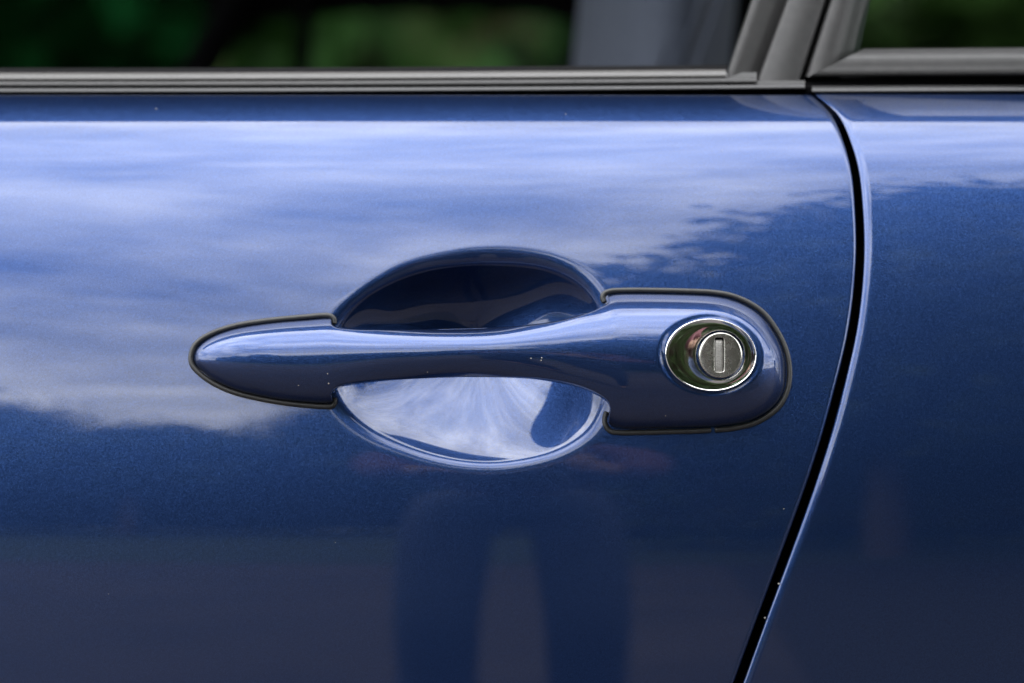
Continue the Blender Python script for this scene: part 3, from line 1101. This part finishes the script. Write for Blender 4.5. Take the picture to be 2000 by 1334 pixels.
def leaves(n_cl, n_leaf, radius, shape, size, seed):
    r = np.random.default_rng(seed)
    u = r.normal(size=(n_cl, 3)); u /= np.linalg.norm(u, axis=1)[:, None]
    rad = r.uniform(.35, 1.0, (n_cl, 1))**.5
    lump = 1 + .22 * np.sin(u[:, :1] * 5 + seed) + .18 * np.cos(u[:, 1:2] * 6 + u[:, 2:] * 4 + seed)
    cc_ = u * rad * lump * np.array(shape) * radius
    c = np.repeat(cc_, n_leaf, 0) + r.normal(size=(n_cl * n_leaf, 3)) * radius * .11
    a = r.normal(size=c.shape); a /= np.linalg.norm(a, axis=1)[:, None]
    b = np.cross(a, r.normal(size=c.shape)); b /= np.linalg.norm(b, axis=1)[:, None]
    s = size * r.uniform(.6, 1.3, (len(c), 1))
    V = np.stack([c - a * s, c + b * s * .5, c + a * s, c - b * s * .5], 1).reshape(-1, 3)
    F = np.arange(len(V)).reshape(-1, 4)
    return V, F


def tree_mesh(h, rad, seed, nl=1300, lf=26, size=.11, shape=(1, 1, .95), trunk_h=None, m=None):
    V, F = leaves(nl, lf, rad, shape, size, seed)
    th_ = trunk_h or h - rad * shape[2]
    V = V + np.array([0, 0, th_])
    me = bpy.data.meshes.new('crown')
    me.from_pydata(V.tolist(), [], F.tolist()); me.materials.append(m or M['leaf'])
    # trunk with limbs
    bm = bmesh.new()
    r = random.Random(seed)
    def limb(p0, p1, r0, r1, n=5):
        p0 = Vector(p0); p1 = Vector(p1); prev = None
        d = (p1 - p0); w = d.cross(Vector((.3, .5, .1))).normalized(); v = d.cross(w).normalized()
        for i in range(n + 1):
            t = i / n
            c = p0 + d * t + w * math.sin(t * 4) * .04 * d.length * .3
            rr_2 = r0 + (r1 - r0) * t
            ring = [bm.verts.new(c + (w * math.cos(a) + v * math.sin(a)) * rr_2) for a in [k * math.pi / 4 for k in range(8)]]
            if prev:
                for k in range(8):
                    bm.faces.new((prev[k], prev[(k + 1) % 8], ring[(k + 1) % 8], ring[k]))
            prev = ring
    limb((0, 0, -.1), (r.uniform(-.2, .2), r.uniform(-.2, .2), th_), .045 * h * .6, .02 * h * .5)
    for k in range(7):
        a = k * 2.4; z = th_ * r.uniform(.55, .95)
        limb((0, 0, z), (math.cos(a) * rad * .6, math.sin(a) * rad * .6, z + rad * r.uniform(.3, .8)), .014 * h * .6, .004 * h)
    mt = bpy.data.meshes.new('trunk'); bm.to_mesh(mt); bm.free(); mt.materials.append(M['bark']); mt.shade_smooth()
    return me, mt


def place_tree(loc, me, mt, rot, sc, label, group, name='tree'):
    t = empty(name, loc, label, 'tree', group)
    t.rotation_euler.z = rot; t.scale = (sc,) * 3
    for nm, d in (('crown', me), ('trunk', mt)):
        o = bpy.data.objects.new(nm, d); COL.objects.link(o); o.parent = t
    return t


mA = tree_mesh(7.5, 2.6, 3)
mB = tree_mesh(6.0, 2.2, 9, shape=(1.15, 1, .8))
# tall near tree on the right, mirrored in the rear part of the door
place_tree((4.5, -7.0, 0), *mA, .4, 1.21, 'tall broad green tree close behind the photographer on the right', 'trees behind the photographer')
place_tree((2.75, -9.2, 0), *mB, 2.2, 1.12, 'rounded tree left of the tall one behind the photographer', 'trees behind the photographer')
place_tree((7.8, -8.5, 0), *mB, 1.4, 1.35, 'wide leaning tree right of the tall one behind the photographer', 'trees behind the photographer')
k = 0
txt = ['low rounded tree at the far left of the treeline mirrored in the door', 'second tree from the left in the mirrored treeline', 'bushy tree left of centre in the mirrored treeline', 'dense tree at the centre of the mirrored treeline', 'tree just right of centre in the mirrored treeline', 'tree behind the tall near tree on the right']
for x, y, s in [(-15, -19, 1.0), (-10.5, -21, 1.1), (-6, -20, .98), (-1.5, -22, 1.12), (3, -21, 1.2), (9, -18, 1.3)]:
    place_tree((x, y, 0), *(mA if k % 2 else mB), k * 1.3, s, txt[k], 'treeline across the lawn behind the photographer')
    k += 1
mC = tree_mesh(4.6, 2.1, 21, m=M['leaf2'], size=.12, trunk_h=2.0, shape=(1, 1, .9))
txt = ['bright green bush tree beyond the windscreen at the far left', 'green bush tree behind the far windscreen pillar', 'bright green bush tree in the middle of the far window', 'green bush tree at the right of the far window', 'green bush tree beyond the front seat', 'green bush tree behind the rear window']
for i, (x, y) in enumerate([(-5.2, 6.5), (-2.5, 7.5), (.2, 6.6), (2.2, 8.0), (4.6, 7.0), (7.4, 7.6)]):
    place_tree((x, y, 0), *mC, i * 2.1, 1.0, txt[i], 'bright green trees on the far side of the car')

def hedge(name, x0, x1, y, h, w, label, seed, m):
    r = np.random.default_rng(seed)
    n = int((x1 - x0) * h * 420)
    t = empty(name, ((x0 + x1) / 2, y, 0), label, 'hedge')
    c = np.stack([r.uniform(x0, x1, n), y + r.uniform(-w / 2, w / 2, n), r.uniform(0, 1, n)**.8 * h], 1)
    c[:, 2] *= 1 + .12 * np.sin(c[:, 0] * 1.3 + seed) + .08 * np.sin(c[:, 0] * 3.1)
    a = r.normal(size=c.shape); a /= np.linalg.norm(a, axis=1)[:, None]
    b = np.cross(a, r.normal(size=c.shape)); b /= np.linalg.norm(b, axis=1)[:, None]
    s = .10 * r.uniform(.6, 1.4, (n, 1))
    V = np.stack([c - a * s, c + b * s * .6, c + a * s, c - b * s * .6], 1).reshape(-1, 3)
    mesh_np('foliage', V, np.arange(len(V)).reshape(-1, 4), m, t, smooth=False)
    xs2 = np.linspace(x0, x1, 60)
    A = np.array([[(x, y + w * .25 * math.cos(q), .5 * h * (1 + .92 * math.sin(q)) * (1 + .1 * math.sin(x * 1.3 + seed))) for q in np.linspace(0, 2 * math.pi, 12, endpoint=False)] for x in xs2])
    grid('light_block_core', A, M['bark'], t, wrap=True)  # solid core added inside the foliage to block light


hedge('hedge', -34, 30, -25, 6.2, 2.0, 'long dark hedge under the treeline mirrored in the door', 5, M['leaf'])
hedge('hedge', .5, 22, -12.5, 5.6, 1.8, 'dark hedge at the foot of the tall tree on the right behind the photographer', 4, M['leaf'])
hedge('hedge', -16, 18, 9.6, 3.4, 1.6, 'long green hedge on the far side of the car seen through its windows', 8, M['leaf'])

# ------------------------------------------------------------------ photographer, mirrored in the paint
def skin_obj(name, joints, edges, m, parent, sub=2):
    """joints: name -> (xyz, radius)"""
    keys = list(joints)
    me = bpy.data.meshes.new(name)
    me.from_pydata([joints[k][0] for k in keys], [(keys.index(a), keys.index(b)) for a, b in edges], [])
    o = bpy.data.objects.new(name, me); COL.objects.link(o)
    md = o.modifiers.new('s', 'SKIN')
    for i, k in enumerate(keys):
        sv = me.skin_vertices[0].data[i]
        r = joints[k][1]
        sv.radius = r if isinstance(r, tuple) else (r, r)
        sv.use_root = (i == 0)
    md.use_smooth_shade = True
    sb = o.modifiers.new('u', 'SUBSURF'); sb.levels = sub; sb.render_levels = sub
    me.materials.append(m)
    o.parent = parent; o.matrix_parent_inverse = parent.matrix_world.inverted()
    return o


M['skin'] = noise_mat('skin', (.26, .15, .11), (.31, .19, .13), 30, .5)
M['jeans'] = noise_mat('blue_denim', (.014, .024, .058), (.024, .040, .085), 90, .85, stretch=(1, 1, .3))
M['shirt'] = noise_mat('maroon_cloth', (.042, .006, .010), (.062, .009, .014), 25, .85)
M['hair'] = noise_mat('dark_hair', (.015, .010, .008), (.035, .022, .015), 200, .6, stretch=(1, 1, .1))
M['shoe'] = mat('dark_shoe', (.03, .03, .032), .6)
M['cambody'] = mat('camera_black', (.012, .012, .013), .4)

person = empty('person', (0.0, -1.62, 0), 'photographer in maroon shirt and blue jeans leaning forward behind a camera', 'person')
yc = float(CAMP[1]); zc = float(CAMP[2])
hd = (0.0, yc - .30, zc + .035)
B = skin_obj('body', {
    'pelvis': ((0, -1.76, .93), (.05, .05)), 'chest': ((0, -1.54, 1.11), (.09, .07)), 'necka': ((0, -1.42, 1.13), .055), 'neck': ((0, -1.355, 1.10), .050),
    'jaw': ((0, -1.29, zc - .015), .055), 'head': ((0, -1.295, zc + .05), .082), 'crown': ((0, -1.33, zc + .115), .07),
    'nose': ((0, -1.205, zc + .02), .012),
    'shl': ((-.19, -1.46, 1.09), .055), 'ell': ((-.18, -1.34, 1.0), .024), 'wrl': ((-.105, -1.17, 1.0), .024), 'pal': ((-.085, -1.115, 1.01), .026),
    'shr': ((.19, -1.46, 1.09), .055), 'elr': ((.18, -1.34, 1.0), .024), 'wrr': ((.105, -1.17, 1.0), .024), 'par': ((.085, -1.115, 1.01), .026),
    'hil': ((-.105, -1.75, .85), .05), 'knl': ((-.115, -1.62, .46), .055), 'anl': ((-.125, -1.72, .09), .04), 'tol': ((-.14, -1.60, .04), .035),
    'hir': ((.105, -1.75, .85), .05), 'knr': ((.115, -1.62, .46), .055), 'anr': ((.125, -1.72, .09), .04), 'tor': ((.14, -1.60, .04), .035)},
    [('pelvis', 'chest'), ('chest', 'necka'), ('necka', 'neck'), ('neck', 'jaw'), ('jaw', 'head'), ('head', 'crown'), ('jaw', 'nose'),
     ('chest', 'shl'), ('shl', 'ell'), ('ell', 'wrl'), ('wrl', 'pal'), ('chest', 'shr'), ('shr', 'elr'), ('elr', 'wrr'), ('wrr', 'par'),
     ('pelvis', 'hil'), ('hil', 'knl'), ('knl', 'anl'), ('anl', 'tol'), ('pelvis', 'hir'), ('hir', 'knr'), ('knr', 'anr'), ('anr', 'tor')], M['skin'], person)
# fingers
for sx, base, side in ((-1, (-.085, -1.115, 1.01), 'l'), (1, (.085, -1.115, 1.01), 'r')):
    for f in range(4):
        zz = base[2] + (.02 - f * .014)
        L = (.9, 1.0, .95, .75)[f]
        j = {'a': ((base[0], base[1] + .01, zz), .009), 'b': ((base[0] + sx * .012, base[1] + .045 * L, zz), .0085), 'c': ((base[0] - sx * .012 * L, base[1] + .066 * L, zz + .003), .008), 'd': ((base[0] - sx * .030 * L, base[1] + .068 * L, zz + .006), .007)}
        skin_obj('finger', j, [('a', 'b'), ('b', 'c'), ('c', 'd')], M['skin'], person, 1)
    j = {'a': ((base[0], base[1] - .012, base[2] - .01), .011), 'b': ((base[0] - sx * .02, base[1] - .005, base[2] + .012), .010), 'c': ((base[0] - sx * .035, base[1] + .012, base[2] + .02), .008)}
    skin_obj('thumb', j, [('a', 'b'), ('b', 'c')], M['skin'], person, 1)
skin_obj('shirt', {
    'pelvis': ((0, -1.71, .97), (.145, .115)), 'belly': ((0, -1.64, 1.05), (.145, .11)), 'chest': ((0, -1.54, 1.12), (.16, .11)), 'col': ((0, -1.435, 1.12), .075),
    'shl': ((-.18, -1.47, 1.085), .075), 'ml': ((-.185, -1.40, 1.06), .052), 'el': ((-.18, -1.34, 1.01), .042), 'fl': ((-.115, -1.19, 1.005), .034), 'shr': ((.18, -1.47, 1.085), .075), 'mr': ((.185, -1.40, 1.06), .052), 'er': ((.18, -1.34, 1.01), .042), 'fr': ((.115, -1.19, 1.005), .034)},
    [('pelvis', 'belly'), ('belly', 'chest'), ('chest', 'col'), ('chest', 'shl'), ('shl', 'ml'), ('ml', 'el'), ('el', 'fl'), ('chest', 'shr'), ('shr', 'mr'), ('mr', 'er'), ('er', 'fr')], M['shirt'], person)
skin_obj('jeans', {
    'waist': ((0, -1.72, .99), (.15, .125)), 'pelvis': ((0, -1.75, .92), (.155, .13)), 'hil': ((-.105, -1.74, .85), .088), 'tl': ((-.114, -1.68, .64), .084), 'knl': ((-.120, -1.62, .46), .076), 'cl': ((-.122, -1.67, .28), .072), 'anl': ((-.126, -1.72, .11), .066),
    'hir': ((.105, -1.74, .85), .088), 'tr': ((.114, -1.68, .64), .084), 'knr': ((.120, -1.62, .46), .076), 'cr': ((.122, -1.67, .28), .072), 'anr': ((.126, -1.72, .11), .066)},
    [('waist', 'pelvis'), ('pelvis', 'hil'), ('hil', 'tl'), ('tl', 'knl'), ('knl', 'cl'), ('cl', 'anl'), ('pelvis', 'hir'), ('hir', 'tr'), ('tr', 'knr'), ('knr', 'cr'), ('cr', 'anr')], M['jeans'], person)
for sx in (-1, 1):
    skin_obj('shoe', {'a': ((sx * .126, -1.745, .05), .05), 'b': ((sx * .135, -1.65, .045), .048), 'c': ((sx * .145, -1.57, .035), .038)}, [('a', 'b'), ('b', 'c')], M['shoe'], person)
skin_obj('hair', {'a': ((0, -1.345, zc + .09), .085), 'b': ((0, -1.385, zc + .03), .066), 'c': ((0, -1.31, zc + .145), .055)}, [('a', 'b'), ('a', 'c')], M['hair'], person)

camo = empty('handheld_camera', (0, yc - .13, zc), 'black camera with a large lens held by the photographer', 'camera')
box('camera_body', (0, yc - .155, zc + .005), (.132, .05, .092), M['cambody'], camo, .010)
box('viewfinder', (0, yc - .155, zc + .062), (.05, .055, .03), M['cambody'], camo, .006)
tube('lens', [(0, yc - .13, zc), (0, yc - .09, zc), (0, yc - .03, zc), (0, yc - .012, zc)], [.034, .036, .038, .039], M['cambody'], camo, 32)
